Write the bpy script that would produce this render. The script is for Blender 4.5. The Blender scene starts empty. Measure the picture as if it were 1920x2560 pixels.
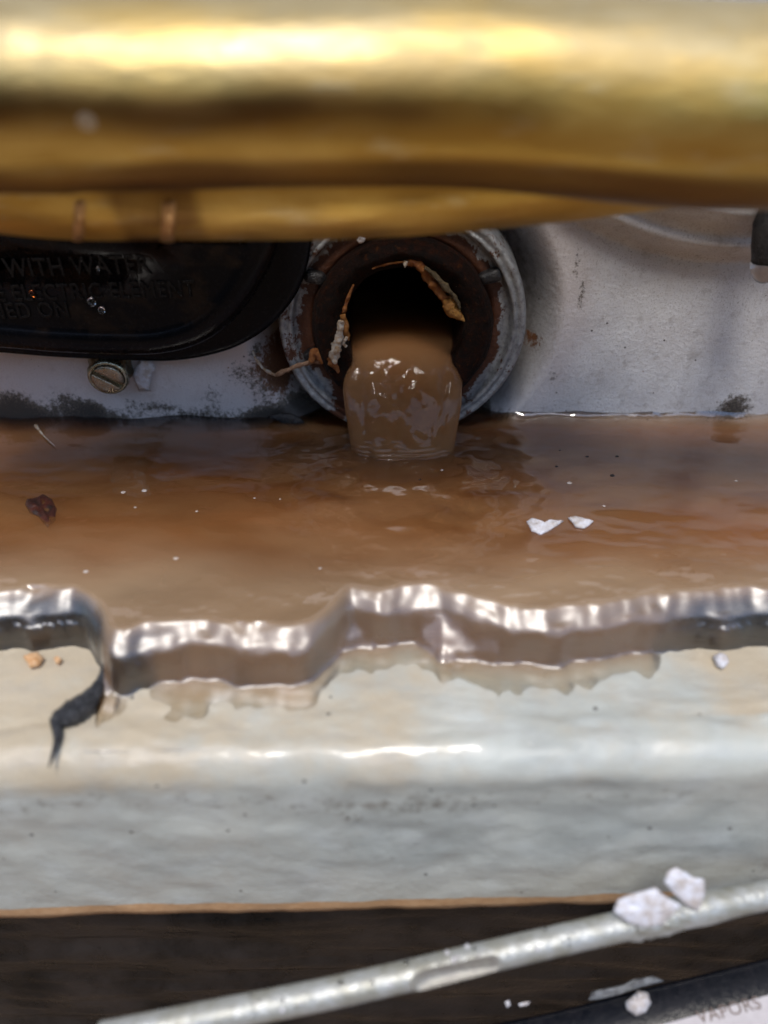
import bpy, bmesh, math, random
from mathutils import Vector, Matrix, noise
random.seed(7)
R = math.radians
sc = bpy.context.scene
COL = sc.collection
S = 0.001                                   # everything below is measured in millimetres

# ------------------------------------------------------------------ camera
PITCH = R(36.0); FPX = 2000.0               # focal length in pixels of the 1920 x 2560 frame
CAM = Vector((-3.96, -167.2, 69.3))
FW = Vector((0, math.cos(PITCH), -math.sin(PITCH)))
UP = Vector((0, math.sin(PITCH), math.cos(PITCH)))
cam = bpy.data.cameras.new('camera'); camo = bpy.data.objects.new('camera', cam); COL.objects.link(camo)
cam.sensor_fit = 'HORIZONTAL'; cam.sensor_width = 36; cam.lens = 36 * FPX / 1920
cam.clip_start = 0.005; cam.clip_end = 300
camo.location = CAM * S
camo.rotation_euler = (math.pi / 2 - PITCH, 0, 0)
cam.dof.use_dof = True; cam.dof.focus_distance = 0.171; cam.dof.aperture_fstop = 10.5
cam.dof.aperture_blades = 0
sc.camera = camo

# ------------------------------------------------------------------ light
SUN_EL, SUN_AZ = R(67), R(188)              # azimuth clockwise from +Y: behind the camera
w = bpy.data.worlds.new('World'); sc.world = w; w.use_nodes = True
wn = w.node_tree; bg = wn.nodes['Background']
sky = wn.nodes.new('ShaderNodeTexSky'); sky.sky_type = 'NISHITA'; sky.sun_disc = False
sky.sun_elevation = SUN_EL; sky.sun_rotation = SUN_AZ; sky.dust_density = 1.0; sky.air_density = 1.0; sky.ozone_density = 1.0
wn.links.new(sky.outputs[0], bg.inputs[0]); bg.inputs[1].default_value = 0.15
sl = bpy.data.lights.new('sun', 'SUN'); sl.energy = 1.5; sl.angle = R(18); sl.color = (1.0, 0.95, 0.88)
so = bpy.data.objects.new('sun', sl); COL.objects.link(so)
sd = Vector((math.sin(SUN_AZ) * math.cos(SUN_EL), math.cos(SUN_AZ) * math.cos(SUN_EL), math.sin(SUN_EL)))
so.rotation_euler = sd.to_track_quat('Z', 'Y').to_euler()
sc.view_settings.view_transform = 'Standard'; sc.view_settings.look = 'None'
sc.view_settings.exposure = 0.72; sc.view_settings.gamma = 1.0
cy = sc.cycles
cy.use_denoising = True
cy.max_bounces = 14; cy.diffuse_bounces = 4; cy.glossy_bounces = 5; cy.transmission_bounces = 8
cy.volume_bounces = 7; cy.transparent_max_bounces = 24
cy.caustics_reflective = False; cy.caustics_refractive = False
cy.sample_clamp_indirect = 6.0

# ------------------------------------------------------------------ measuring
def ray(px, py):
    return FW + UP * ((1280 - py) / FPX) + Vector((1, 0, 0)) * ((px - 960) / FPX)
def aty(px, py, y):                          # the point of plane y seen at this pixel of the photograph
    d = ray(px, py); return CAM + d * ((y - CAM.y) / d.y)
def atz(px, py, z):
    d = ray(px, py); return CAM + d * ((z - CAM.z) / d.z)
def atd(px, py, dist):
    return CAM + ray(px, py) * dist
def lerp(a, b, t): return a + (b - a) * t
def clamp(v, a=0.0, b=1.0): return a if v < a else b if v > b else v
def ss(a, b, v):
    t = clamp((v - a) / (b - a)); return t * t * (3 - 2 * t)
def nz(x, y, z=0.0): return noise.noise(Vector((x, y, z)))
def fbm(x, y, z=0.0, o=4):
    s, a = 0.0, 1.0
    for _ in range(o):
        s += a * nz(x, y, z); x *= 2.03; y *= 2.03; z *= 2.03; a *= 0.5
    return s
def interp(pts, x):                          # smooth interpolation through (x, v) pairs
    if x <= pts[0][0]: return pts[0][1]
    for (a, va), (b, vb) in zip(pts, pts[1:]):
        if x <= b:
            return lerp(va, vb, ss(a, b, x))
    return pts[-1][1]
def lin(pts, x):
    if x <= pts[0][0]: return pts[0][1]
    for (a, va), (b, vb) in zip(pts, pts[1:]):
        if x <= b: return lerp(va, vb, (x - a) / max(1e-9, b - a))
    return pts[-1][1]
def cub(pts, x):                             # smooth curve through (x, v) pairs without flat spots
    n = len(pts)
    if x <= pts[0][0]: return pts[0][1]
    if x >= pts[-1][0]: return pts[-1][1]
    for i in range(n - 1):
        if x <= pts[i + 1][0]:
            (a, va), (b, vb) = pts[i], pts[i + 1]; h = b - a; u = (x - a) / h
            m0 = (vb - pts[i - 1][1]) / (b - pts[i - 1][0]) if i > 0 else (vb - va) / h
            m1 = (pts[i + 2][1] - va) / (pts[i + 2][0] - a) if i + 2 < n else (vb - va) / h
            return (2 * u ** 3 - 3 * u * u + 1) * va + (u ** 3 - 2 * u * u + u) * h * m0 + (-2 * u ** 3 + 3 * u * u) * vb + (u ** 3 - u * u) * h * m1
def catmull(pts, n, closed=True):
    pts = [Vector(p) for p in pts]; m = len(pts); out = []
    segs = m if closed else m - 1
    for k in range(n):
        t = k * segs / (n if closed else n - 1); i = min(int(t), segs - 1); f = t - i
        g = (lambda j: pts[j % m]) if closed else (lambda j: pts[min(max(j, 0), m - 1)])
        p0, p1, p2, p3 = g(i - 1), g(i), g(i + 1), g(i + 2)
        out.append(0.5 * ((2 * p1) + (p2 - p0) * f + (2 * p0 - 5 * p1 + 4 * p2 - p3) * f * f + (3 * p1 - p0 - 3 * p2 + p3) * f ** 3))
    return out

# ------------------------------------------------------------------ objects
def tag(o, label=None, cat=None, group=None, kind=None):
    if label: o['label'] = label
    if cat: o['category'] = cat
    if group: o['group'] = group
    if kind: o['kind'] = kind
    return o
def thing(name, loc, label, cat, group=None):
    o = bpy.data.objects.new(name, None); COL.objects.link(o); o.location = Vector(loc) * S
    o.empty_display_size = 0.002
    return tag(o, label, cat, group)
def mesh(name, verts, faces, mat, parent=None, smooth=True, attrs=None, org=None):
    off = (parent.location / S) if parent is not None and parent.parent is None else Vector((0, 0, 0))
    if parent is not None and parent.parent is not None:
        off = parent.parent.location / S
    if parent is None and org is not None: off = Vector(org)
    me = bpy.data.meshes.new(name)
    me.from_pydata([((Vector(v) - off) * S)[:] for v in verts], [], faces)
    me.validate(); me.update()
    if smooth:
        me.polygons.foreach_set('use_smooth', [True] * len(me.polygons))
    for an, vals in (attrs or {}).items():
        a = me.attributes.new(an, 'FLOAT', 'POINT'); a.data.foreach_set('value', vals)
    if mat: me.materials.append(mat)
    o = bpy.data.objects.new(name, me); COL.objects.link(o)
    if parent is not None: o.parent = parent
    elif org is not None: o.location = off * S
    bm = bmesh.new(); bm.from_mesh(me); bmesh.ops.recalc_face_normals(bm, faces=bm.faces); bm.to_mesh(me); bm.free()
    return o
def gridfaces(nu, nv, closed_u=False, closed_v=False, base=0):
    f = []
    for i in range(nu if closed_u else nu - 1):
        for j in range(nv if closed_v else nv - 1):
            a = base + i * nv + j; b = base + ((i + 1) % nu) * nv + j
            c = base + ((i + 1) % nu) * nv + (j + 1) % nv; d = base + i * nv + (j + 1) % nv
            f.append((a, b, c, d))
    return f
def rings(rs, cap0=True, cap1=True):          # loft of closed rings with equal counts
    n = len(rs[0]); v = [p for r in rs for p in r]; f = gridfaces(len(rs), n, False, True)
    if cap0: f.append(tuple(reversed(range(n))))
    if cap1: f.append(tuple(range((len(rs) - 1) * n, len(rs) * n)))
    return v, f
def lathe_y(prof, n=96, cx=0.0, cz=0.0, wob=None):   # profile of (r, y) turned about an axis along y
    rs = []
    for (r, y) in prof:
        ring = []
        for k in range(n):
            a = 2 * math.pi * k / n
            dr, dy = wob(a, r, y) if wob else (0, 0)
            ring.append(Vector((cx + (r + dr) * math.cos(a), y + dy, cz + (r + dr) * math.sin(a))))
        rs.append(ring)
    return rs
def sweep(path, radii, n=16, cap=True, flat=None):
    rs = []; m = len(path)
    for i, p in enumerate(path):
        t = (path[min(i + 1, m - 1)] - path[max(i - 1, 0)]).normalized()
        u = t.cross(Vector((0, 0, 1)));
        if u.length < 1e-4: u = Vector((1, 0, 0))
        u.normalize(); v = u.cross(t).normalized()
        r = radii[i] if isinstance(radii, (list, tuple)) else radii
        ring = []
        for k in range(n):
            a = 2 * math.pi * k / n
            q = p + (u * math.cos(a) + v * math.sin(a)) * r
            if flat: q = flat(i, a, p, q)
            ring.append(q)
        rs.append(ring)
    return rings(rs, cap, cap)
def flake_mesh(pts, thick, nrm, bump=0.25, seed=0, edge=0.75):
    """a chip with an irregular outline: bevelled rim, lumpy faces"""
    n = len(pts); c = sum(pts, Vector()) / n; nrm = Vector(nrm).normalized()
    def ring(s, h, b):
        return [c + (p - c) * s + nrm * (h + b * nz(p.x * .5 + seed, p.y * .5, p.z * .5 + s * 3)) for p in pts]
    rs = [ring(edge, -thick * .5, 0), ring(1, -thick * .2, bump * .3), ring(1.0, thick * .2, bump * .3), ring(edge, thick * .5, bump), ring(edge * .5, thick * .55, bump * 1.5)]
    v, f = rings(rs, True, False)
    v.append(c + nrm * thick * .6); k = len(v) - 1; b = 4 * n
    for i in range(n): f.append((b + i, b + (i + 1) % n, k))
    return v, f

# ------------------------------------------------------------------ material helper
class NT:
    def __init__(s, name):
        s.m = bpy.data.materials.new(name); s.m.use_nodes = True; s.t = s.m.node_tree
        s.t.nodes.clear(); s.out = s.t.nodes.new('ShaderNodeOutputMaterial')
        g = s.t.nodes.new('ShaderNodeNewGeometry'); mm = s.t.nodes.new('ShaderNodeVectorMath'); mm.operation = 'SCALE'
        s.t.links.new(g.outputs['Position'], mm.inputs[0]); mm.inputs['Scale'].default_value = 1000
        s.pos = mm.outputs[0]
    def n(s, typ, ins=None, **kw):
        nd = s.t.nodes.new('ShaderNode' + typ)
        for k, v in kw.items(): setattr(nd, k, v)
        for k, v in (ins or {}).items(): s.set(nd.inputs[k], v)
        return nd
    def set(s, sock, v):
        if isinstance(v, bpy.types.NodeSocket): s.t.links.new(v, sock)
        elif isinstance(v, (tuple, list)) and len(v) == 3 and sock.type == 'RGBA': sock.default_value = (*v, 1)
        else: sock.default_value = v
    def math(s, op, a, b=0.0, c=None, cl=False):
        nd = s.t.nodes.new('ShaderNodeMath'); nd.operation = op; nd.use_clamp = cl
        s.set(nd.inputs[0], a); s.set(nd.inputs[1], b)
        if c is not None: s.set(nd.inputs[2], c)
        return nd.outputs[0]
    def noise(s, scale, detail=4.0, rough=0.55, stretch=(1, 1, 1), off=(0, 0, 0), dist=0.0):
        v = s.pos
        mp = s.n('Mapping', {'Vector': v, 'Scale': stretch, 'Location': off}); v = mp.outputs[0]
        return s.n('TexNoise', {'Vector': v, 'Scale': scale, 'Detail': detail, 'Roughness': rough, 'Distortion': dist}).outputs['Fac']
    def step(s, v, a, b, lo=0.0, hi=1.0):
        nd = s.n('MapRange', {'Value': v, 'From Min': a, 'From Max': b, 'To Min': lo, 'To Max': hi}, interpolation_type='SMOOTHSTEP')
        return nd.outputs[0]
    def mix(s, f, a, b):
        nd = s.t.nodes.new('ShaderNodeMix'); nd.data_type = 'RGBA'
        s.set(nd.inputs[0], f); s.set(nd.inputs[6], a); s.set(nd.inputs[7], b); return nd.outputs[2]
    def attr(s, name): return s.n('Attribute', attribute_name=name).outputs['Fac']
    def specks(s, scale, size, amount, off=(0, 0, 0)):
        """small round specks in a fraction of Voronoi cells"""
        mp = s.n('Mapping', {'Vector': s.pos, 'Location': off})
        v = s.n('TexVoronoi', {'Vector': mp.outputs[0], 'Scale': scale, 'Randomness': 1.0})
        sep = s.n('SeparateColor', {'Color': v.outputs['Color']})
        rad = s.math('MULTIPLY', sep.outputs[1], size)
        d = s.math('LESS_THAN', v.outputs['Distance'], rad)
        keep = s.math('LESS_THAN', sep.outputs[0], amount)
        return s.math('MULTIPLY', d, keep)
    def bump(s, h, dist, strength=1.0):
        return s.n('Bump', {'Height': h, 'Distance': dist * S, 'Strength': strength}).outputs[0]
    def pbr(s, **k):
        p = s.n('BsdfPrincipled')
        for kk, v in k.items(): s.set(p.inputs[kk.replace('_', ' ')], v)
        s.t.links.new(p.outputs[0], s.out.inputs['Surface']); return p

# --- plate: pale galvanised and painted steel, water-stained
def mat_plate():
    t = NT('pale_steel')
    n1 = t.noise(0.09, 5); n2 = t.noise(0.55, 5, .6); n3 = t.noise(2.6, 4, .65)
    col = t.mix(t.step(n1, .35, .65), (.80, .80, .80), (.68, .67, .67))
    col = t.mix(t.step(n2, .45, .75, 0, .55), col, (.76, .76, .79))
    col = t.mix(t.step(n3, .50, .70, 0, .6), col, (.36, .33, .31))
    n4 = t.noise(.22, 6, .7, off=(60, 9, 2)); col = t.mix(t.step(n4, .52, .7, 0, .6), col, (.40, .37, .35))
    warm = t.attr('warm'); col = t.mix(warm, col, (.72, .60, .56))
    col = t.mix(t.math('MULTIPLY', t.attr('recess_shade'), t.step(t.noise(.5, 5, .6), .2, .8, .75, 1.0)), col, (.085, .072, .062))  # shade in the recess around the port, painted into the plate colour
    gr = t.math('ADD', t.attr('grime'), t.math('MULTIPLY', t.math('SUBTRACT', t.noise(.8, 7, .7), .5), 1.5))
    col = t.mix(t.step(gr, .42, .72, 0, .92), col, (.105, .085, .06))
    gr2 = t.math('ADD', t.attr('grime'), t.math('MULTIPLY', t.math('SUBTRACT', t.noise(2.4, 6, .75, off=(40, 3, 9)), .5), 2.2))
    col = t.mix(t.step(gr2, .62, .86, 0, .8), col, (.035, .032, .03))
    ru = t.math('ADD', t.attr('rust'), t.math('MULTIPLY', t.math('SUBTRACT', t.noise(1.0, 7, .75, off=(9, 1, 70)), .5), 2.0))
    col = t.mix(t.step(ru, .45, .8, 0, .95), col, t.mix(t.noise(1.7, 3), (.10, .028, .008), (.21, .085, .022)))
    sp = t.specks(.36, .085, .3); col = t.mix(t.math('MULTIPLY', sp, .85), col, (.05, .04, .035))
    sp2 = t.specks(.95, .13, .16, (5, 3, 1)); col = t.mix(t.math('MULTIPLY', sp2, .5), col, (.12, .09, .07))
    col = t.mix(t.math('MULTIPLY', t.specks(.16, .07, .3, (15, 3, 11)), .8), col, (.22, .09, .02))
    hh = t.math('ADD', t.math('MULTIPLY', t.noise(.9, 5, .6), 1.0), t.math('MULTIPLY', n3, .35))
    t.pbr(Base_Color=col, Metallic=.05, Roughness=t.step(n2, .3, .7, .38, .62), Specular_IOR_Level=.5, Normal=t.bump(hh, .24, .8))
    return t.m
def mat_lip():
    t = NT('wet_painted_steel')
    n1 = t.noise(.04, 3, .5, (1, 1, 1)); n2 = t.noise(.10, 4, .55); n3 = t.noise(1.6, 5, .65)
    col = t.mix(t.step(n1, .35, .65), (.54, .55, .49), (.44, .46, .42))
    col = t.mix(t.step(n2, .5, .75, 0, .5), col, (.60, .63, .60))
    mud = t.math('ADD', t.attr('mud'), t.math('MULTIPLY', t.math('SUBTRACT', t.noise(.11, 5, .6, off=(31, 2, 4)), .5), 1.1))
    col = t.mix(t.step(mud, .25, .95, 0, .85), col, (.53, .43, .29))
    gr = t.math('ADD', t.attr('grime'), t.math('MULTIPLY', t.math('SUBTRACT', t.noise(.35, 6, .65, off=(3, 22, 4)), .5), 1.5))  # grime stains together with the painted shade band below the lip
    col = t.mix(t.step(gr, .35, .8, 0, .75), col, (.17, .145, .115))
    st = t.noise(.25, 5, .6, (.5, 1, 1), (7, 0, 0)); col = t.mix(t.step(st, .45, .8, 0, .3), col, (.33, .32, .30))
    col = t.mix(t.math('MULTIPLY', t.specks(.3, .15, .22), .8), col, (.09, .08, .07))
    col = t.mix(t.step(n3, .6, .8, 0, .35), col, (.3, .28, .25))
    ed = t.math('ADD', t.attr('edge'), t.math('MULTIPLY', t.math('SUBTRACT', t.noise(.5, 5, .7), .5), .8))
    col = t.mix(t.step(ed, .35, .6), col, t.mix(t.noise(.6, 4), (.42, .22, .10), (.66, .44, .25)))
    t.pbr(Base_Color=col, Roughness=t.step(n2, .3, .7, .28, .5), Coat_Weight=t.step(t.noise(.12, 4, .6, off=(5, 50, 5)), .45, .6, 0, .7), Coat_Roughness=.12, Normal=t.bump(t.math('ADD', t.noise(.35, 5, .6), t.math('MULTIPLY', n3, .3)), .35, .7))
    return t.m
def mat_zinc():
    t = NT('zinc_ring')
    n2 = t.noise(.7, 5, .65); n3 = t.noise(3.0, 4, .7)
    col = t.mix(t.step(n2, .35, .7), (.42, .43, .43), (.22, .22, .225))
    col = t.mix(t.step(n3, .55, .8, 0, .5), col, (.6, .6, .6))
    ru = t.math('ADD', t.attr('rust'), t.math('MULTIPLY', t.math('SUBTRACT', t.noise(.34, 7, .72, off=(9, 1, 70)), .5), 3.2))
    rc = t.mix(t.noise(1.7, 3), (.035, .012, .006), (.13, .038, .010))
    rm = t.step(ru, .42, .58)
    col = t.mix(rm, col, rc)
    t.pbr(Base_Color=col, Metallic=t.math('MULTIPLY', t.math('SUBTRACT', 1.0, rm), .55), Roughness=t.math('ADD', .36, t.math('MULTIPLY', rm, .15)), Normal=t.bump(t.math('ADD', n2, t.math('MULTIPLY', n3, .5)), .5, .8))
    return t.m
def mat_rust():
    t = NT('dark_rust')
    n = t.noise(.5, 6, .7); n3 = t.noise(2.4, 6, .75)
    col = t.mix(t.step(n, .4, .72), (.011, .007, .006), (.050, .014, .006))
    col = t.mix(t.step(n3, .57, .74, 0, .75), col, (.15, .050, .012))
    col = t.mix(t.step(t.noise(.8, 6, .75, off=(5, 5, 5)), .56, .68, 0, .8), col, (.17, .055, .012))
    col = t.mix(t.step(t.noise(1.3, 6, .75, off=(15, 5, 5)), .52, .66, 0, .8), col, (.012, .008, .007))
    col = t.mix(t.math('MULTIPLY', t.specks(1.1, .13, .12), .8), col, (.45, .42, .38))
    t.pbr(Base_Color=col, Roughness=t.step(n3, .3, .7, .34, .65), Specular_IOR_Level=.16, Normal=t.bump(t.math('ADD', n3, t.math('MULTIPLY', n, .6)), 1.8, 1.0))
    return t.m
def mat_brass():
    t = NT('brass')
    n = t.noise(.035, 5, .6, (.5, 1, 1)); n2 = t.noise(.25, 4, .6, (.35, 1, 1)); n3 = t.noise(1.5, 3, .6)
    col = t.mix(t.step(n, .38, .64), (.70, .49, .15), (.54, .33, .07))
    col = t.mix(t.step(n2, .55, .75, 0, .6), col, (.70, .58, .33))
    col = t.mix(t.step(t.attr('reflect_browning'), .1, 1.0, 0, .95), col, (.15, .075, .024))  # dark reflections on the brass painted as browning
    col = t.mix(t.math('MULTIPLY', t.specks(.07, .16, .3), .5), col, (.75, .7, .6))
    hl = t.math('MULTIPLY', t.attr('highlight_cream'), t.step(t.noise(.06, 5, .65, (.5, 1, 1), (20, 3, 3)), .3, .65, .35, 1.0)); col = t.mix(hl, col, (.50, .41, .23))  # cream highlight tone painted on the upper side of the tube
    t.pbr(Base_Color=col, Metallic=t.math('SUBTRACT', 1.0, t.math('MULTIPLY', hl, .65)), Roughness=t.step(t.noise(.09, 5, .65, (.5, 1, 1), (8, 8, 8)), .3, .7, .36, .58), Normal=t.bump(t.math('ADD', n2, t.math('MULTIPLY', n3, .15)), .5, .5))
    return t.m
def mat_cover():
    t = NT('wet_black_plastic')
    n = t.noise(.09, 5, .6); n2 = t.noise(1.3, 4, .6); film = t.step(t.noise(.12, 5, .6, (1, 1, 1.4), (3, 0, 8)), .5, .62)
    col = t.mix(t.math('MULTIPLY', film, t.attr('film')), (.004, .004, .0055), (.016, .0105, .008))
    col = t.mix(t.math('MULTIPLY', t.specks(.5, .1, .15), .7), col, (.12, .11, .11))
    t.pbr(Base_Color=col, Roughness=t.step(n2, .3, .7, .16, .30), Specular_IOR_Level=.11, Normal=t.bump(n2, .08, .4))
    return t.m
def mat_simple(name, c1, c2, scale=1.0, rough=.5, metal=0.0, bump=.15, spec=.5, det=5):
    t = NT(name); n = t.noise(scale, det, .62); n2 = t.noise(scale * 4, 4, .62)
    col = t.mix(t.step(n, .35, .68), c1, c2)
    t.pbr(Base_Color=col, Roughness=t.step(n2, .3, .7, max(.05, rough - .1), rough + .1), Metallic=metal, Specular_IOR_Level=spec, Normal=t.bump(t.math('ADD', n, t.math('MULTIPLY', n2, .5)), bump, .8))
    return t.m
def mat_water(name, ior, sig, alb, rip, ripstretch=(1, 1, 1), ripscale=.35):
    t = NT(name)
    fr = t.n('Fresnel', {'IOR': ior})
    h = t.math('ADD', t.noise(ripscale, 3, .5, ripstretch), t.math('MULTIPLY', t.noise(ripscale * 3.1, 2, .5, ripstretch, (4, 4, 4)), .25))
    bp = t.bump(h, rip, 1.0)
    t.set(fr.inputs['Normal'], bp)
    gl = t.n('BsdfGlossy', {'Color': (1, 1, 1), 'Roughness': t.math('ADD', .02, t.math('MULTIPLY', t.attr('turb'), .36)), 'Normal': bp})
    tr = t.n('BsdfTransparent', {'Color': (1, 1, 1)})
    sw = t.noise(.03, 4, .5, (.7, 1.3, 1), (11, 5, 0), dist=.5); sw2 = t.noise(.06, 4, .5, (.6, 1.2, 1), (3, 8, 0), dist=.5)
    silt = t.mix(t.step(sw2, .38, .64), (.34, .130, .045), (.39, .185, .080))
    sh = t.attr('shallow'); silt = t.mix(sh, silt, (.43, .29, .17))
    df = t.n('BsdfDiffuse', {'Color': silt, 'Normal': bp})
    sf = t.math('ADD', t.step(sw, .3, .7, .2, .5), t.math('MULTIPLY', sh, .30))
    body = t.n('MixShader', {0: t.math('MULTIPLY', sf, t.math('SUBTRACT', 1.0, t.attr('clear'))), 1: tr.outputs[0], 2: df.outputs[0]})
    mx = t.n('MixShader', {0: fr.outputs[0], 1: body.outputs[0], 2: gl.outputs[0]})
    t.t.links.new(mx.outputs[0], t.out.inputs['Surface'])
    vs = t.n('VolumeScatter', {'Color': alb, 'Density': sig / S, 'Anisotropy': .2})
    va = t.n('VolumeAbsorption', {'Color': alb, 'Density': sig / S})
    ad = t.n('AddShader', {0: vs.outputs[0], 1: va.outputs[0]})
    t.t.links.new(ad.outputs[0], t.out.inputs['Volume'])
    return t.m
def mat_clear(name, col=(1, 1, 1)):
    t = NT(name)
    t.pbr(Base_Color=col, Roughness=.02, IOR=1.33, Transmission_Weight=1.0); return t.m

M_plate = mat_plate(); M_lip = mat_lip(); M_zinc = mat_zinc(); M_rust = mat_rust(); M_brass = mat_brass(); M_cover = mat_cover()
M_black = mat_simple('black_rubber', (.010, .010, .011), (.028, .025, .024), .6, .34, 0, .5)
M_flake = mat_simple('white_paint_chip', (.74, .74, .79), (.50, .44, .40), .55, .4, 0, .25)
M_tan = mat_simple('tan_chip', (.62, .33, .14), (.7, .45, .25), .8, .5)
M_scrapw = mat_simple('white_sealant', (.62, .56, .47), (.42, .26, .13), 1.1, .5, 0, .4)
M_scrapo = mat_simple('rust_soaked_sealant', (.36, .13, .025), (.20, .055, .012), 1.3, .42, 0, .6)
M_screw = mat_simple('zinc_plated_screw', (.42, .40, .29), (.30, .26, .17), .5, .22, .9, .1)
M_screwface = mat_simple('copper_tinted_steel', (.36, .25, .15), (.40, .35, .27), .5, .3, .8, .12)
M_rod = mat_simple('galvanised_rod', (.50, .51, .49), (.36, .35, .29), .30, .44, .45, .3)
M_flat = mat_simple('dull_galvanised_flat', (.36, .34, .29), (.27, .25, .22), .6, .42, .35, .15)
M_ground = mat_simple('dry_ground', (.20, .125, .07), (.13, .085, .05), .01, .9, 0, 2.0)
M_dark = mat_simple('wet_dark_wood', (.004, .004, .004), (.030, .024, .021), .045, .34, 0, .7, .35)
M_panel = mat_simple('black_gloss_panel', (.004, .005, .008), (.009, .009, .012), .4, .2, 0, .08, .15)
M_label = mat_simple('label_paper', (.52, .48, .48), (.46, .42, .42), .5, .4, 0, .03)
M_ink = mat_simple('label_ink', (.11, .075, .06), (.16, .11, .09), .5, .5, 0, .02)
M_grey = mat_simple('grey_residue', (.20, .21, .22), (.09, .09, .095), .7, .35, 0, .4)
M_leaf = mat_simple('dark_red_leaf', (.075, .018, .010), (.02, .010, .008), .5, .4, 0, .3)
M_pool = mat_water('muddy_water', 2.15, .30, (.89, .66, .38), .11, (.5, 1, 1), .20)
M_stream = mat_water('muddy_stream', 1.32, .40, (.89, .68, .415), .10, (1.2, 1, .5), .55)
M_drop = mat_clear('clear_drop'); M_dropo = mat_clear('amber_drop', (.8, .22, .04))

# ------------------------------------------------------------------ ground outside
g = mesh('ground', [(-60000, -60000, -650), (60000, -60000, -650), (60000, 60000, -650), (-60000, 60000, -650)], [(0, 1, 2, 3)], M_ground, smooth=False)
tag(g, 'dry brown ground below the open compartment', None, None, 'structure')

M_wall = mat_simple('white_siding', (.74, .73, .70), (.68, .67, .63), .02, .5, 0, .3)
M_liner = mat_simple('grey_liner', (.40, .40, .40), (.30, .30, .29), .05, .5, 0, .3)
M_added_tree = mat_simple('added_foliage', (.035, .045, .016), (.085, .09, .03), .0012, .8, 0, 80.0)
V = []; na, nb = 150, 14
for i in range(na):
    x = lerp(-52000, 40000, i / (na - 1)); h = 8800 + 1800 * nz(x * .0003, 1) + 1300 * nz(x * .0012, 2); h *= ss(5500, -1500, x) * .45 + .55
    for j in range(nb):
        u = j / (nb - 1); V.append((x + 700 * nz(x * .001, u * 6, 3), -13500 - 2600 * math.sin(math.pi * min(1, u * 1.15)) * -1 * .6 + 900 * nz(x * .0013, u * 7, 5), -650 + h * u))
o = mesh('added_treeline', V, gridfaces(na, nb), M_added_tree); tag(o, 'unseen dark row of trees added across the way to darken reflections', None, None, 'stuff')  # added out of view to darken reflections and block low sky
def boxes(bs):
    v, f = [], []
    for (x0, x1, y0, y1, z0, z1) in bs:
        b = len(v); v += [(x, y, z) for x in (x0, x1) for y in (y0, y1) for z in (z0, z1)]
        f += [tuple(b + k for k in q) for q in ((0, 1, 3, 2), (4, 6, 7, 5), (0, 4, 5, 1), (2, 3, 7, 6), (0, 2, 6, 4), (1, 5, 7, 3))]
    return v, f
v, f = boxes([(-1800, 1800, -64, -40, 224, 2000), (-1800, -160, -64, -40, -600, 224), (160, 1800, -64, -40, -600, 224), (-160, 160, -64, -40, -600, -140)])
o = mesh('wall', v, f, M_wall, smooth=False); tag(o, 'white outer wall around the open compartment', None, None, 'structure')
v, f = boxes([(-160, 160, -40, 30, 226, 234), (-168, -160, -40, 30, -140, 226), (160, 168, -40, 30, -140, 226)])
o = mesh('wall_liner', v, f, M_liner, smooth=False); tag(o, 'grey liner of the open compartment', None, None, 'structure')

# ------------------------------------------------------------------ heater face with the drain port
WL = -24.6                                   # water level
FC, FR = (70.0, 87.8), 75.0                  # the round opening at the upper right
def plate_y(x, z):
    r = math.hypot(x, z)
    y = 11.0 * (1 - ss(25.5, 36.0, r))        # dished around the port
    if z < -10: y += 1.2 * ss(-10, -40, z) * 0
    q = math.hypot(x - FC[0], z - FC[1])
    y += -5.0 * (1 - ss(FR - 5.0, FR, q)) - 4.0 * (1 - ss(FR - 12.5, FR - 7.5, q)) + .5 * math.exp(-((q - (FR - 6.6)) / .7) ** 2) + .35 * math.exp(-((q - FR - .4) / .6) ** 2)
    y += .25 * fbm(x * .03, z * .03, 3)
    return y
def blob(x, z, pts):
    return sum(a * math.exp(-(((x - cx) / rx) ** 2 + ((z - cz) / rz) ** 2)) for cx, cz, rx, rz, a in pts)
def bl(px, py, rx, ry, a):                    # a stain where the photograph shows it
    p = aty(px, py, 0); return (p.x, p.z, rx * .088, ry * .095, a)
GR = [bl(30, 1010, 75, 60, .75), bl(160, 995, 45, 35, .55), bl(225, 1015, 40, 30, .5), bl(530, 985, 40, 40, .5), bl(660, 960, 55, 75, .55), bl(690, 1050, 80, 22, .6),
      bl(1840, 1010, 55, 45, .7), bl(1440, 655, 14, 60, .42), bl(1455, 740, 14, 60, .42), bl(1410, 640, 10, 30, .36), bl(1455, 720, 45, 110, .16), bl(1390, 940, 20, 26, .5), bl(1370, 900, 24, 60, .3),
      bl(330, 1000, 30, 22, .35), bl(1620, 1015, 90, 20, .18), bl(1250, 1050, 60, 50, .3), bl(640, 880, 20, 25, .5), bl(590, 930, 45, 50, .45), bl(740, 1010, 40, 30, .5), bl(400, 1010, 60, 18, .4)]
RU = [bl(660, 930, 60, 65, .62), bl(700, 960, 30, 45, .55), bl(1340, 865, 24, 30, .6), bl(1380, 950, 18, 26, .45), bl(690, 870, 25, 60, .35), bl(1480, 755, 9, 9, .5)]
xs = [-230, -180, -140, -115] + [-98 + .6 * i for i in range(330)] + [112, 140, 180, 230]
zs = [-44, -41] + [-38 + .6 * i for i in range(135)] + [46, 52, 60, 75, 95, 120, 160, 200, 250]
V = []; AG = []; AR = []; AW = []; AD = []
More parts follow.
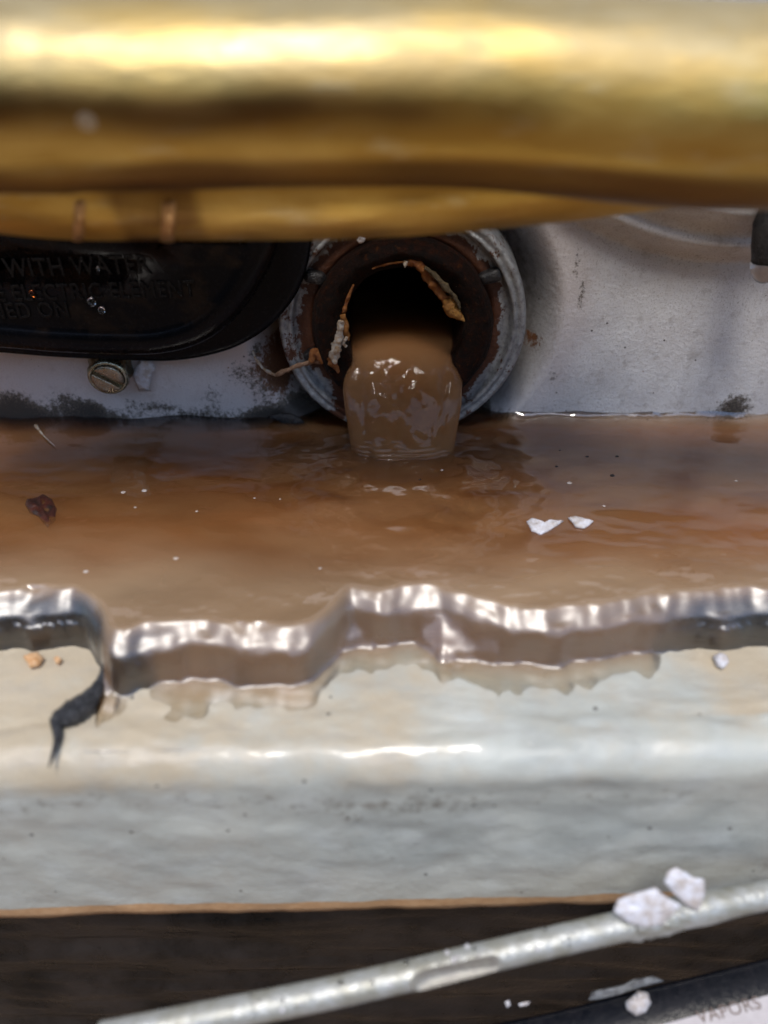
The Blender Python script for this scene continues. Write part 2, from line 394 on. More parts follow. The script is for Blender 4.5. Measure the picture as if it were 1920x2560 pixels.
for x in xs:
    for z in zs:
        r_ = math.hypot(x, z)
        V.append((x, plate_y(x, z), z))
        AG.append(blob(x, z, GR) + 1.05 * math.exp(-((z - WL - .4) / 3.4) ** 2) * (.6 + .5 * nz(x * .06, 5)) * (1.0 if x < 22 else .38)); AR.append(blob(x, z, RU) + .25 * math.exp(-((math.hypot(x, z) - 30) / 5) ** 2) * (z < -5))
        AD.append(ss(37, 28, r_) * (.45 + .5 * ss(-.4, .5, math.cos(math.atan2(z - 8, x)))))  # painted recess shade, heaviest on the right
        AW.append(.55 * ss(10, -60, x) + .35 * math.exp(-((math.hypot(x, z) - 37) / 5) ** 2))
# cut the port out of the plate
nzs = len(zs); F = []
for (a, b, c, d) in gridfaces(len(xs), nzs):
    cx = (V[a][0] + V[c][0]) / 2; cz = (V[a][2] + V[c][2]) / 2
    if math.hypot(cx, cz) > 22.0: F.append((a, b, c, d))
face = thing('heater_face', (0, 0, -40), 'pale stained steel face of the heater around the rusty round drain port', 'water heater')
mesh('face_plate', V, F, M_plate, face, attrs={'grime': AG, 'rust': AR, 'warm': AW, 'recess_shade': AD})
def wob_z(a, r, y): return (.10 * nz(3 * math.cos(a) + r, 3 * math.sin(a), 1) + .05 * nz(12 * math.cos(a), 12 * math.sin(a), r), .18 * nz(4 * math.cos(a), 4 * math.sin(a), r * .7))
pr = [(18.6, 2), (18.8, -1.5), (19.4, -2.6), (20.4, -3.0), (21.6, -2.6), (22.6, -2.3), (23.2, -2.9), (23.6, -4.0), (24.0, -4.7), (24.5, -4.6), (24.8, -4.1), (25.2, -4.4), (25.8, -4.8), (26.3, -4.5), (26.7, -3.6), (26.9, -2), (27.0, 2), (27.2, 12)]
rs = lathe_y(pr, 160, wob=wob_z); v, f = rings(rs, False, False)
ra = []
for p in v:
    r = math.hypot(p.x, p.z); a = math.atan2(p.z, p.x)
    ra.append(.85 * ss(22.6, 19.6, r) + .36 * ss(24.4, 21, r) + 1.1 * nz(2.4 * math.cos(a), 2.4 * math.sin(a), 4) * ss(19.6, 21, r))
mesh('zinc_collar', v, f, M_zinc, face, attrs={'rust': ra})
def wob_r(a, r, y): return (.42 * fbm(3.5 * math.cos(a), 2.5 * math.sin(a), y * .3 + r * .2) , .22 * fbm(5 * math.cos(a), 5 * math.sin(a), r * .6))
pr = [(13.6, 70), (13.4, 40), (13.2, 20), (13.0, 8), (12.9, 2), (12.9, -2.5), (13.2, -4.2), (13.9, -5.2), (14.8, -5.8), (16.0, -6.6), (17.0, -7.2), (17.9, -7.2), (18.7, -6.6), (19.2, -5.4), (19.4, -4), (19.4, -1), (19.5, 3)]
v, f = rings(lathe_y(pr, 160, wob=wob_r), True, False)
mesh('rusty_port_rim', v, f, M_rust, face)
def block(c, hx, hy, hz, rot, seed):
    bm = bmesh.new(); bmesh.ops.create_icosphere(bm, subdivisions=3, radius=1)
    vs = []
    for q in bm.verts:
        p = Vector([math.copysign(abs(k) ** .55, k) for k in q.co])
        p = Vector((p.x * hx, p.y * hy, p.z * hz)) * (1 + .12 * nz(q.co.x * 2 + seed, q.co.y * 2, q.co.z * 2))
        vs.append(Matrix.Rotation(rot, 3, 'Y') @ p + Vector(c))
    fs = [tuple(k.index for k in fc.verts) for fc in bm.faces]; bm.free(); return vs, fs
for (px, py, rot) in ((788, 692, .25), (1226, 690, -.3), (785, 884, -.4)):
    c = aty(px, py, -3.5); v, f = block(c, 2.3, 1.6, 1.3, rot, px); mesh('port_notch', v, f, M_black, face)

# ------------------------------------------------------------------ black thermostat cover
def outline(pix, y, n=120): return [Vector((p.x, y, p.z)) for p in catmull([aty(a, b, y) for a, b in pix], n, True)]
BASE = [(-260, 858), (0, 878), (150, 890), (330, 898), (430, 899), (520, 886), (600, 860), (675, 812), (732, 748), (764, 680), (779, 600), (783, 520), (784, 420), (780, 330), (400, 318), (-260, 318)]
BODY = [(-260, 858), (0, 871), (150, 883), (330, 889), (420, 884), (500, 862), (565, 822), (620, 762), (665, 690), (695, 615), (706, 540), (710, 470), (710, 400), (704, 330), (400, 318), (-260, 318)]
cover = thing('thermostat_cover', aty(350, 890, -8), 'wet black plastic cover with raised lettering left of the drain port', 'cover')
ob = outline(BASE, -6.0); ctr = sum(ob, Vector()) / len(ob)
def inset(r, d, y):
    out = []; n = len(r)
    for i in range(n):
        t = (r[(i + 1) % n] - r[i - 1]); nn = Vector((-t.z, 0, t.x)).normalized()
        if nn.dot(ctr - r[i]) < 0: nn = -nn
        out.append(Vector((r[i].x, y, r[i].z)) + nn * d)
    return out
v, f = rings([inset(ob, .3, -1), inset(ob, 0, -3), inset(ob, 0, -6.6), inset(ob, .5, -7.2), inset(ob, 1.5, -7.3)], True, True)
mesh('mounting_flange', v, f, M_cover, cover, attrs={'film': [0.0] * len(v)})
bo = outline(BODY, -12)
prof = [(0, -6), (.1, -11.2), (.5, -12.6), (1.3, -13.5), (2.4, -14.0), (3.6, -14.2), (4.6, -14.1), (5.3, -13.7), (5.9, -13.4), (6.7, -13.35), (12, -13.5), (20, -13.6)]
rr = [inset(bo, d, y) for d, y in prof]
v, f = rings(rr, False, True)
mesh('cover_shell', v, f, M_cover, cover, attrs={'film': [1.0 if -p.y < 14.0 and -p.y > 13.2 else .2 for p in v]})
FACE_Y = -13.6
def text_mesh(name, body, size, mat, parent, M, extrude, bev, xs=1.0, spacing=1.0, align='RIGHT'):
    cu = bpy.data.curves.new(name, 'FONT'); cu.body = body; cu.size = size; cu.extrude = extrude; cu.bevel_depth = bev; cu.bevel_resolution = 1
    cu.align_x = align; cu.space_character = spacing; cu.resolution_u = 4
    tmp = bpy.data.objects.new('tmp_text', cu); COL.objects.link(tmp)
    dg = bpy.context.evaluated_depsgraph_get(); me = bpy.data.meshes.new_from_object(tmp.evaluated_get(dg))
    vs = [M @ Vector((q.co.x * xs, q.co.y, q.co.z)) for q in me.vertices]; fs = [tuple(p.vertices) for p in me.polygons]
    bpy.data.objects.remove(tmp); bpy.data.meshes.remove(me)
    return mesh(name, vs, fs, mat, parent, smooth=False)
M_letter = mat_simple('raised_wet_letters', (.004, .004, .0045), (.010, .008, .007), 1.5, .2, 0, .2, .16)
for body, px, py, sz in (('FILLED WITH WATER', 378, 682, 5.0), ('THE ELECTRIC ELEMENT', 492, 740, 4.6), ('TURNED ON', 178, 792, 4.6)):
    p = aty(px, py, FACE_Y)
    Mx = Matrix.Translation(p) @ Matrix.Rotation(R(-1.5), 4, 'Y') @ Matrix.Rotation(math.pi / 2, 4, 'X')
    text_mesh('lettering', body, sz, M_letter, cover, Mx, .12, .10, .86, 1.06)

# ------------------------------------------------------------------ slotted screw
c = aty(275, 925, -3)
screw = thing('slotted_screw', c, 'slotted zinc screw head below the black cover', 'screw')
AX = Matrix.Rotation(R(8), 3, 'X') @ Matrix.Rotation(R(6), 3, 'Z')
def scr(r, a, y): return c + AX @ Vector((r * math.cos(a), y, r * math.sin(a)))
hexr = lambda a: 1 - .045 * math.cos(6 * a)
prof = [(3.4, 4), (4.6, 2.4), (4.9, 1.6), (4.7, .9), (4.2, .4), (4.2, -1.4), (4.45, -2.2), (4.4, -2.9), (4.1, -3.4), (3.7, -3.5), (3.5, -3.2), (3.3, -3.0), (.01, -2.9)]
rs = [[scr(r * (hexr(2 * math.pi * k / 64) if .5 < r and y > -2.5 else 1), 2 * math.pi * k / 64, y) for k in range(64)] for r, y in prof]
v, f = rings(rs, True, True); mesh('screw_head', v, f, M_screw, screw)
for sgn in (1, -1):                            # the two halves of the face, the slot open between them
    seg = []; a0 = R(-38)
    r0, sw = 3.45, .55
    th = math.asin(sw / r0); arc = [th + (math.pi - 2 * th) * k / 20 for k in range(21)]
    base = [(r0 * math.cos(t), sgn * r0 * math.sin(t)) for t in arc]
    def pp(q, s, y):
        cx, cy = 0, sgn * 1.7; xx = cx + (q[0] - cx) * s; zz = cy + (q[1] - cy) * s
        return c + AX @ Vector((xx * math.cos(a0) - zz * math.sin(a0), y, xx * math.sin(a0) + zz * math.cos(a0)))
    v, f = rings([[pp(q, 1, -2.9) for q in base], [pp(q, 1, -3.75) for q in base], [pp(q, .93, -4.0) for q in base], [pp(q, .5, -4.05) for q in base]], True, True)
    mesh('face_half', v, f, M_screwface, screw)

# ------------------------------------------------------------------ pan: shelf, lip, seal
SH = -34.0
def X_of(px): return atz(px, 1600, WL).x
EDGE = [(-40, 1506), (120, 1500), (200, 1512), (238, 1552), (262, 1604), (300, 1606), (345, 1592), (450, 1584), (560, 1590), (640, 1598), (720, 1600), (775, 1582), (830, 1540), (880, 1500), (960, 1508), (1030, 1492), (1120, 1500), (1220, 1532), (1350, 1556), (1480, 1545), (1570, 1528), (1680, 1512), (1800, 1505), (1960, 1500)]
EDGE = [(atz(a, b, WL).x, atz(a, b, WL).y) for a, b in EDGE]
EDGE = [(-140, EDGE[0][1])] + EDGE + [(140, EDGE[-1][1])]
def crest(x): return cub(EDGE, x) + .7 * nz(x * .16, 3) + .30 * nz(x * .45, 8)
WET = [(-40, 0), (215, 0), (236, .5), (252, 1), (268, 1), (285, .55), (330, .35), (400, .75), (520, 1), (760, 1), (900, 1), (1100, 1), (1600, 1), (1660, .8), (1740, .35), (1800, .1), (1960, 0)]
WET = [(X_of(a), b) for a, b in WET]
def wet(x): return clamp(interp(WET, x) + .15 * nz(x * .35, 21))
def seal_top(x): return WL - 2.3 + .4 * nz(x * .12, 5) - .9 * wet(x)
LIPY = -86.2
def lipslope(x): return .026 * x
pan = thing('drain_pan', (0, -75, -78), 'wet pale painted metal pan with a rounded front lip', 'pan')
prof = []                                     # (y, z) from the pan floor out over the shelf and down the front
prof += [(2, -41.5), (-62, -41.5), (-63, -40), (-63.5, SH - .2)]
n_s = 52
for k in range(n_s + 1): prof.append((lerp(-64, LIPY + 1, k / n_s), SH))
for k in range(1, 15):
    a = R(90 * k / 14); prof.append((LIPY + 1 - 5.5 * math.sin(a), SH - 5.5 + 5.5 * math.cos(a)))
for k in range(1, 45): prof.append((LIPY - 4.5 - .6 * k / 44, lerp(SH - 5.5, -74.6, k / 44)))
prof += [(LIPY - 5.0, -76.0), (LIPY - 3.9, -76.3), (LIPY - 2.5, -75.8)]
xs = [-150, -125, -108] + [-95 + 1.0 * i for i in range(191)] + [108, 125, 150]
V = []; A = {'mud': [], 'grime': [], 'edge': []}  # grime also holds the painted shade band under the lip
def shelf_z(x, y): return SH + lipslope(x) * ss(-68, -86, y) + .28 * fbm(x * .06, y * .08, 2) + .1 * nz(x * .4, y * .4)
for x in xs:
    for i, (y, z) in enumerate(prof):
        zz = z; yy = y
        if i >= 4:
            t = clamp((SH - z) / (SH + 76)); k = ss(-68, -86, y)
            zz = z + lipslope(x) * k + (.046 - .026) * x * t * k
            zz += .45 * fbm(x * .10, y * .25, 77, 3) * k * (1 - ss(.0, .35, t))
            zz += .28 * fbm(x * .06, y * .08, 2) * (1 - t) + .1 * nz(x * .4, y * .4) * (1 - t)
            yy = y + (.6 * fbm(x * .03, z * .05, 9) + .25 * nz(x * .15, z * .2, 33)) * k
            if z < -74.7: zz += .35 * nz(x * .2, 4)
        V.append((x, yy, zz))
        on = ss(SH - 13 + 4 * nz(x * .05, 61) + 2.5 * nz(x * .2, 62), SH - 1.5, z) if i >= 4 else 0.0
        A['mud'].append(on * (.52 + .5 * ss(10, -55, x) + .45 * math.exp(-((x - 60) / 12) ** 2) * (y > -82) + .2 * math.exp(-((x + 3) / 10) ** 2)) - .1)
        fr = 1.0 if z < SH - 4 else 0.0
        A['grime'].append(fr * (.35 * math.exp(-((z + 43) / 4) ** 2) + .45 * math.exp(-((x - 63) / 4.5) ** 2) * ss(-42, -52, z) + .3 * math.exp(-((x + 5) / 16) ** 2) * (z < -44)) + .12 * on)  # shade band under the lip painted in along with the grime
        A['edge'].append(1.0 if (i >= 4 and z < -72.6) else 0.0)
mesh('pan_body', V, gridfaces(len(xs), len(prof)), M_lip, pan, attrs=A)
# the black seal along the back of the shelf
seal = thing('rubber_seal', (0, -68, SH), 'torn black rubber seal strip under the overflowing water edge', 'seal strip')
rs = []
for i in range(300):
    x = lerp(-120, 120, i / 299); y = crest(x) + 2.4 * wet(x); zt = seal_top(x); b = shelf_z(x, y) - 1
    j = .25 * nz(x * .5, 2)
    rs.append([Vector((x, y + 5, b)), Vector((x, y + 5, zt - 1.0)), Vector((x, y + 4, zt - .15)), Vector((x, y + 2, zt + j * .4)), Vector((x, y + .9, zt - .1 + j * .3)), Vector((x, y + .2, zt - .7)),
               Vector((x, y - .1 + j, zt - 2.2)), Vector((x, y + .3 - j, zt - 4.5)), Vector((x, y + .2 + j * 1.5, zt - 6.5)), Vector((x, y - .1, b))])
v, f = rings(rs); mesh('seal_strip', v, f, M_black, seal)

# ------------------------------------------------------------------ muddy water
FOOT = [(-40, 1655), (150, 1660), (210, 1700), (262, 1735), (300, 1700), (350, 1690), (420, 1712), (520, 1700), (640, 1712), (740, 1718), (800, 1680), (860, 1642), (960, 1628), (1040, 1622), (1100, 1658), (1200, 1672), (1300, 1676), (1420, 1668), (1560, 1648), (1640, 1632), (1680, 1625), (1800, 1640), (1960, 1640)]
FOOT = [(atz(a, b, SH).x, atz(a, b, SH).y) for a, b in FOOT]
def foot(x): return cub(FOOT, x) + .5 * nz(x * .3, 14) + .3 * nz(x * .9, 2)
STX, STY = 0.2, -16.0
def water_z(x, y):
    c = crest(x); t = c - y
    rp = .30 * fbm(x * .05 + .3 * y * .05, y * .11, 4, 3) + .13 * fbm(x * .10, y * .26, 7, 2) * ss(-5, 30, x) + .035 * nz(x * .6, y * .9, 3)
    d = math.hypot((x - STX) * .9, y - STY)
    rp += .42 * math.exp(-((d - 13.0) / 2.4) ** 2) * ss(-10, -18, y) * (1 + 1.2 * nz(x * .25, y * .3, 50)) + .48 * fbm(x * .13, y * .19, 60, 3) * math.exp(-((d - 20) / 12) ** 2)
    if y > -8: rp += (.7 * nz(x * .07, 70) + .3 * nz(x * .3, 71)) * ss(-6, -1, y) + 2.0 * math.exp(min(0, y - .3) / 1.5) * (ss(24, 30, x) * (.85 + .4 * nz(x * .10, 72)) + .22)
    pool = WL + rp * (1 - .7 * ss(-5, -1, t))
    if t < -4.2: return pool
    wt = wet(x)
    sf = shelf_z(x, y)
    t0 = t; t = t * (1 + .35 * nz(x * .13, 55) + .25 * nz(x * .4, 56)) + .55 * nz(x * .22, t * .40, 57) + .05 * nz(x * .7, t * .9, 58)
    ft = c - foot(x)                           # how far out the sheet lands
    # dry: the water bulges over the seal and ends on its crest
    d0 = cub(DRY, t) if t < 1.2 else 4.0 + (t - 1.2) * 6
    dry = pool - d0
    # wet: a sheet bends over the crest, runs down the face and lands on the shelf
    L = max(2.6, ft); tt = t if t < .6 else .6 + (t - .6) * (3.2 / max(.8, L - .6))
    thick = 1.4 + .6 * nz(x * .2, 30) + .3 * nz(x * .6, 31)
    dr = cub(SHEET, tt) / 9.0
    sheet = lerp(pool, sf + thick, clamp(dr))
    sheet += (.35 * fbm(x * .16, t * .2, 12, 3) + .05 * nz(x * .5, t * .8, 2)) * ss(-3.5, -1, t) * ss(L, L - 2.2, t)
    tp_ = ss(L + 7 + 5 * nz(x * .09, 90) + .9 * nz(x * .35, 91), L - 1.0, t)
    sheet = lerp(sheet, lerp(sf - .42, sf + .85, tp_), ss(L - 1.6, L - .2, t))
    return lerp(max(dry, sf - .6), sheet, ss(.08, .9, wt))
DRY = [(-4.2, 0), (-3.4, .15), (-2.4, .8), (-1.2, 1.75), (-.2, 2.5), (.5, 3.2), (1.2, 5.0)]
SHEET = [(-4.2, 0), (-3.4, .15), (-2.4, .8), (-1.2, 1.7), (0, 2.7), (.7, 3.9), (1.4, 5.6), (2.3, 7.4), (3.1, 8.5), (3.8, 9.0)]
xs = [-150, -125, -108] + [-97 + .5 * i for i in range(389)] + [108, 125, 150]
ys = [14, 11] + [9 - .5 * i for i in range(14)] + [2 - .2 * i for i in range(30)] + [-4 - .5 * i for i in range(106)] + [-57 - .22 * i for i in range(120)] + [-83.6 - .5 * i for i in range(8)]
V = []; Bt = []; TB = []; SHL = []; CL = []
for x in xs:
    for y in ys:
        TB.append(ss(5.5, 3, y - crest(x)) * ss(-9, -4, y - crest(x)) + .4 * ss(-4, -9, y - crest(x))); SHL.append(ss(-42, -62, y + 3 * nz(x * .08, y * .08)) * (1 - .45 * ss(2, -2, y - crest(x)))); CL.append(max(ss(-7, -1, y), ss(4, 1, y - crest(x)) * (1 - .6 * wet(x) * ss(2.5, -1.0, foot(x) - y))))
        z = water_z(x, y); sf = shelf_z(x, y)
        V.append((x, y, z))
        fl = -41.0 if y > crest(x) + 4.5 else sf - .9
        Bt.append((x, y, min(fl, z - .05)))
nx, ny = len(xs), len(ys); N0 = nx * ny
F = gridfaces(nx, ny) + [tuple(reversed(q)) for q in gridfaces(nx, ny, base=N0)]
for i in range(nx - 1):
    for j in (0, ny - 1): F.append((i * ny + j, (i + 1) * ny + j, N0 + (i + 1) * ny + j, N0 + i * ny + j))
for j in range(ny - 1):
    for i in (0, nx - 1): F.append((i * ny + j, i * ny + j + 1, N0 + i * ny + j + 1, N0 + i * ny + j))
pool = mesh('muddy_water', V + Bt, F, M_pool, attrs={'turb': TB + TB, 'shallow': SHL + SHL, 'clear': CL + CL})
tag(pool, 'muddy brown water pooled in the pan and spilling over its edge', None, None, 'structure')

TOP = [(60, -2.6), (40, -2.8), (20, -3.2), (8, -3.8), (1, -4.6), (-3.6, -6.0), (-7.2, -8.5), (-10.4, -11.4), (-13.2, -14.4), (-15.2, -17.5), (-16.7, -20.6), (-17.9, -23), (-19.1, -25.2), (-20.2, -28), (-20.8, -32)]
BOT = [(60, -13.3), (40, -13.3), (20, -13.2), (8, -13.1), (0, -13.0), (-4.5, -13.1), (-6.3, -13.8), (-7.2, -15.2), (-7.6, -17), (-7.8, -19), (-7.9, -21), (-8, -23), (-8, -25), (-8, -28), (-8, -32)]
WID = [13.4, 13.4, 13.3, 13.3, 13.2, 13.2, 13.2, 13.1, 12.9, 12.5, 12.1, 11.8, 11.6, 11.8, 12.4]
nsub = 10; rs = []; NA = 150
tp = catmull([(0, a, b) for a, b in TOP], (len(TOP) - 1) * nsub + 1, False); bt = catmull([(0, a, b) for a, b in BOT], (len(TOP) - 1) * nsub + 1, False)
wd = catmull([(q, 0, 0) for q in WID], (len(TOP) - 1) * nsub + 1, False)
for i in range(len(tp)):
    s = i / nsub; ring = []
    a, b = tp[i], bt[i]; wdt = wd[i].x
    up = (a - b).normalized(); mid = (a + b) / 2; h = (a - b).length / 2
    inside = ss(5.2, 3.2, s)                   # flat surface inside the bore, rounded where it falls free
    for k in range(NA):
        q = 2 * math.pi * k / NA; ca, sa = math.cos(q), math.sin(q)
        e = lerp(1.0, .30, inside) if sa > 0 else .8
        x = wdt * math.copysign(abs(ca) ** lerp(.92, .95, inside), ca)
        zz = h * (abs(sa) ** e if sa > 0 else -abs(sa) ** e)
        dsp = 0.0
        if sa > 0:
            m = ss(4.8, 6.5, s)
            dsp += m * 1.05 * fbm(x * .20, s * .42, 2.2, 4) * ss(13.5, 10, s) * sa * math.exp(-((x + 2) / 7) ** 2) + m * .12 * fbm(x * .3, s * .5, 8, 3) * sa
            dsp += m * .62 * nz(x * .6, s * .85, 15) * ss(12.6, 10.5, s) * sa * (math.exp(-((x + 2) / 5) ** 2) + math.exp(-((x - (12.5 - 1.15 * (s - 4.5))) / 1.3) ** 2) + .8 * math.exp(-((x + 11.5 - 1.0 * (s - 5.5)) / 1.1) ** 2))
            dsp += .20 * math.sin(s * 15 + 1.5 * nz(x * .3, s, 7)) * ss(9.8, 11.6, s) * sa * (.5 + nz(x * .3, 2, s * .4))
            dsp -= m * .6 * math.exp(-((abs(x - .12 * (s - 7)) - 9.2 + .25 * (s - 7)) / .8) ** 2) * sa
        ring.append(Vector((STX + x + .2 * nz(s * .8, 3) , 0, 0)) + mid + up * (zz + dsp))
    rs.append(ring)
v, f = rings(rs)
st = mesh('falling_water', v, f, M_stream)
tag(st, 'glassy brown stream of water falling out of the drain port', None, None, 'structure')

# ------------------------------------------------------------------ brass burner tube
burner = thing('burner_tube', (0, -48, 36), 'thick polished brass burner tube crossing above the drain port', 'burner tube')
path = []; rad = []
for i in range(121):
    x = lerp(-95, 95, i / 120)
    path.append(Vector((x, -48 + .4 * math.sin(x * .05), 51.6 + .4 * math.sin(x * .05 + .6) - 2.2 * ss(-5, 45, x)))); rad.append(11.6 + 1.0 * ss(5, 45, x) + .2 * math.sin(x * .07))
def flatf(i, a, p, q):
    d = q - p; x = p.x
    # a shallow crease along the lower front that opens to the left
    ang = math.atan2(d.z, -d.y); tgt = R(-42 - 10 * ss(10, 70, x) + 16 * math.exp(-((x + 52) / 30) ** 2))
    k = math.exp(-((ang - tgt) / .32) ** 2)
    s = 1 - .05 * k * ss(75, 10, x) + .012 * fbm(x * .035, ang * 1.6, 4, 3) + .02 * ss(-46.5, -47.6, x)
    return p + d * s
def dark_reflect(p):                                  # dark reflection bands painted into the brass: brown streak on the left, browner below
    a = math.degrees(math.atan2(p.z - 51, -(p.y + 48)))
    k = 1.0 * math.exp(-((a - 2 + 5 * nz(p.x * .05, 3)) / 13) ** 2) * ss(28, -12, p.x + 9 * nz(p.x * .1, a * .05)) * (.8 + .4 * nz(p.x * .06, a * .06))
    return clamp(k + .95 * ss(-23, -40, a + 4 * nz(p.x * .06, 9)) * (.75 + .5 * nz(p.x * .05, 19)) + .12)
v, f = sweep(path, rad, 96, True, flatf)
mesh('tube', v, f, M_brass, burner, attrs={'reflect_browning': [dark_reflect(p) for p in v], 'highlight_cream': [ss(4, 42, math.degrees(math.atan2(p.z - 51, -(p.y + 48)))) * (p.z > 51) for p in v]})  # painted dark reflections, and a painted cream highlight on top
# flattened brass underside behind the tube
def under(px, py, d): return atd(px, py, d)
UB = [(-120, 560), (0, 584), (200, 600), (450, 602), (700, 601), (900, 597), (1100, 585), (1250, 572), (1400, 556), (1560, 536), (1700, 520)]
UB = catmull([(a, b, 0) for a, b in UB], 90, False); rs = []
for q in UB:
    low = under(q.x, q.y, 127); t = ss(-120, 0, q.x) * ss(1750, 1500, q.x)
    rs.append([low + Vector((0, 9, 26)), low + Vector((0, 5.5, 9)), low + Vector((0, 2.6, 2.8)), low + Vector((0, .9, .5)), low, low + Vector((0, -1.2, .35)), low + Vector((0, -3.0, 1.9)), low + Vector((0, -5.4, 4.4)), low + Vector((0, -7.0, 7.5)), low + Vector((0, -8, 12)), low + Vector((0, -8, 26))])
v, f = rings(rs); mesh('underside', v, f, M_brass, burner, attrs={'reflect_browning': [clamp(.25 + .6 * nz(p.x * .08, p.z * .3, 2) + .5 * ss(-46, -43, p.x) * ss(-30, -33, p.x)) for p in v], 'highlight_cream': [0.0] * len(v)})  # dark reflection between the strips painted over uneven browning
M_refl_strip = mat_simple('reflection_strip', (.66, .42, .20), (.52, .30, .12), .5, .4, .8, .1)
for pxa, pxb in ((186, 214), (404, 438)):        # narrow copper strips added as bright reflections on the underside
    rs = []
    for q in [lerp(pxa, pxb, k / 6) for k in range(7)]:
        i = min(range(len(UB)), key=lambda j: abs(UB[j].x - q)); low = under(q, UB[i].y, 127)
        e = .35 * math.sin(math.pi * (q - pxa) / (pxb - pxa)) + .12
        rs.append([low + Vector((low.x * (.0064 * b_ - .0046 * a_), -1.0 + b_, a_)) for (b_, a_) in ((-.2 - e, .25), (-2.0 - e, 1.8), (-4.4 - e, 4.3), (-6.0 - e, 7.4), (-6, 8.5), (-4, 5), (-1.6, 2.2), (0, .8))])
    v, f = rings(rs); mesh('reflection_strip', v, f, M_refl_strip, burner)

# ------------------------------------------------------------------ black rod with a hanging drop at the right edge
c0 = aty(1918, 560, -12); c1 = aty(1918, 655, -12)
rodb = thing('igniter_tip', c1, 'black rod end hanging at the right edge beside the round opening', 'rod')
v, f = sweep([c0 + Vector((0, 0, 14)), c0, lerp(c0, c1, .5), c1 + Vector((0, 0, .6)), c1], [2.4, 2.6, 2.9, 3.0, 2.5], 24); mesh('rod_end', v, f, M_black, rodb)
bm = bmesh.new(); bmesh.ops.create_uvsphere(bm, u_segments=28, v_segments=18, radius=1)
dv = [Vector((q.co.x * 3.05, q.co.y * 3.05, q.co.z * (4.4 if q.co.z < 0 else 1.0))) + c1 + Vector((0, 0, .2)) for q in bm.verts]; df = [tuple(k.index for k in fc.verts) for fc in bm.faces]; bm.free()
d = mesh('water_drop', dv, df, M_drop, None, org=c1); tag(d, 'clear water drop hanging from the black rod end at the right', 'water drop')

# ------------------------------------------------------------------ drops on the cover
bm = bmesh.new(); bmesh.ops.create_uvsphere(bm, u_segments=16, v_segments=10, radius=1)
SV = [q.co.copy() for q in bm.verts]; SF = [tuple(k.index for k in fc.verts) for fc in bm.faces]; bm.free()
for px, py, r, mt, lab in ((229, 755, .85, M_drop, 'upper of two clear water drops beside the lettering on the black cover'), (254, 776, .7, M_drop, 'lower of two clear water drops beside the lettering on the black cover'),
                           (80, 734, .65, M_dropo, 'amber water drop on the last line of lettering on the black cover'), (244, 672, .35, M_drop, 'tiny clear water drop between the first two lines of lettering')):
    p = aty(px, py, FACE_Y - .45)
    o = mesh('water_drop', [p + Vector((q.x * r, q.y * r * .7, q.z * r * 1.1)) for q in SV], SF, mt, None, org=p); tag(o, lab, 'water drop', 'water drops on the black cover')

# ------------------------------------------------------------------ paint chips and debris
def chip(name, pix, fn, thick, nrm, mat, label, cat, group=None, bump=.25, seed=0, edge=.8):
    pts = [fn(a, b) for a, b in pix]; c = sum(pts, Vector()) / len(pts)
    dn = [lerp(pts[i], pts[(i + 1) % len(pts)], k / 3) for i in range(len(pts)) for k in range(3)]
    dn = [p + Vector((nz(p.x * 1.7, p.y * 1.7, p.z * 1.7 + seed), 0, nz(p.x * 1.7, p.z * 1.7, seed + 9))) * .12 for p in dn]
    v, f = flake_mesh(dn, thick, nrm, bump, seed, edge)
    o = mesh(name, v, f, mat, None, org=c); return tag(o, label, cat, group)
G1 = 'white paint chips'
chip('paint_chip', [(355, 897), (372, 899), (391, 920), (380, 932), (376, 955), (375, 976), (347, 977), (338, 952), (332, 938), (341, 917)], lambda a, b: aty(a, b, -1.6), .9, (0, -1, .15), M_flake, 'white paint chip stuck to the plate beside the screw', 'paint chip', G1, .3, 3)
chip('paint_chip', [(892, 601), (897, 594), (906, 592), (914, 597), (910, 606), (898, 609)], lambda a, b: aty(a, b, -8.2), .7, (0, -1, .4), M_flake, 'small white paint chip on the rusty port rim under the brass', 'paint chip', G1, .3, 5)
wz = lambda h: (lambda a, b: atz(a, b, WL + h))
chip('paint_chip', [(1316, 1303), (1330, 1296), (1350, 1301), (1362, 1306), (1380, 1299), (1398, 1302), (1408, 1304), (1390, 1316), (1368, 1330), (1350, 1337), (1330, 1328)], wz(.2), .7, (0, -.25, 1), M_flake, 'larger white paint chip floating on the brown water', 'paint chip', G1, .5, 8)
chip('paint_chip', [(1420, 1296), (1435, 1291), (1455, 1294), (1468, 1300), (1484, 1303), (1474, 1312), (1462, 1322), (1440, 1318)], wz(.2), .7, (0, -.25, 1), M_flake, 'smaller white paint chip floating right beside the larger one', 'paint chip', G1, .5, 12)
sz = lambda h: (lambda a, b: (lambda p: Vector((p.x, p.y, shelf_z(p.x, p.y) + h)))(atz(a, b, SH)))
chip('paint_chip', [(62, 1652), (82, 1645), (98, 1640), (112, 1654), (100, 1672), (78, 1676)], sz(.9), 1.3, (0, -.2, 1), M_tan, 'orange tan chip on the wet shelf at the left', 'chip', None, .4, 15)
chip('paint_chip', [(138, 1654), (148, 1650), (157, 1656), (150, 1666), (141, 1665)], sz(.8), 1.0, (0, -.2, 1), M_tan, 'tiny tan crumb right of the orange chip', 'chip', None, .3, 16)
chip('paint_chip', [(1780, 1648), (1796, 1642), (1812, 1650), (1818, 1668), (1804, 1680), (1788, 1668)], sz(.9), 1.3, (0, -.2, 1), M_flake, 'white paint chip on the wet shelf at the right', 'paint chip', G1, .4, 18)
M_speck = mat_simple('silty_speck', (.50, .40, .32), (.62, .56, .52), .8, .4)
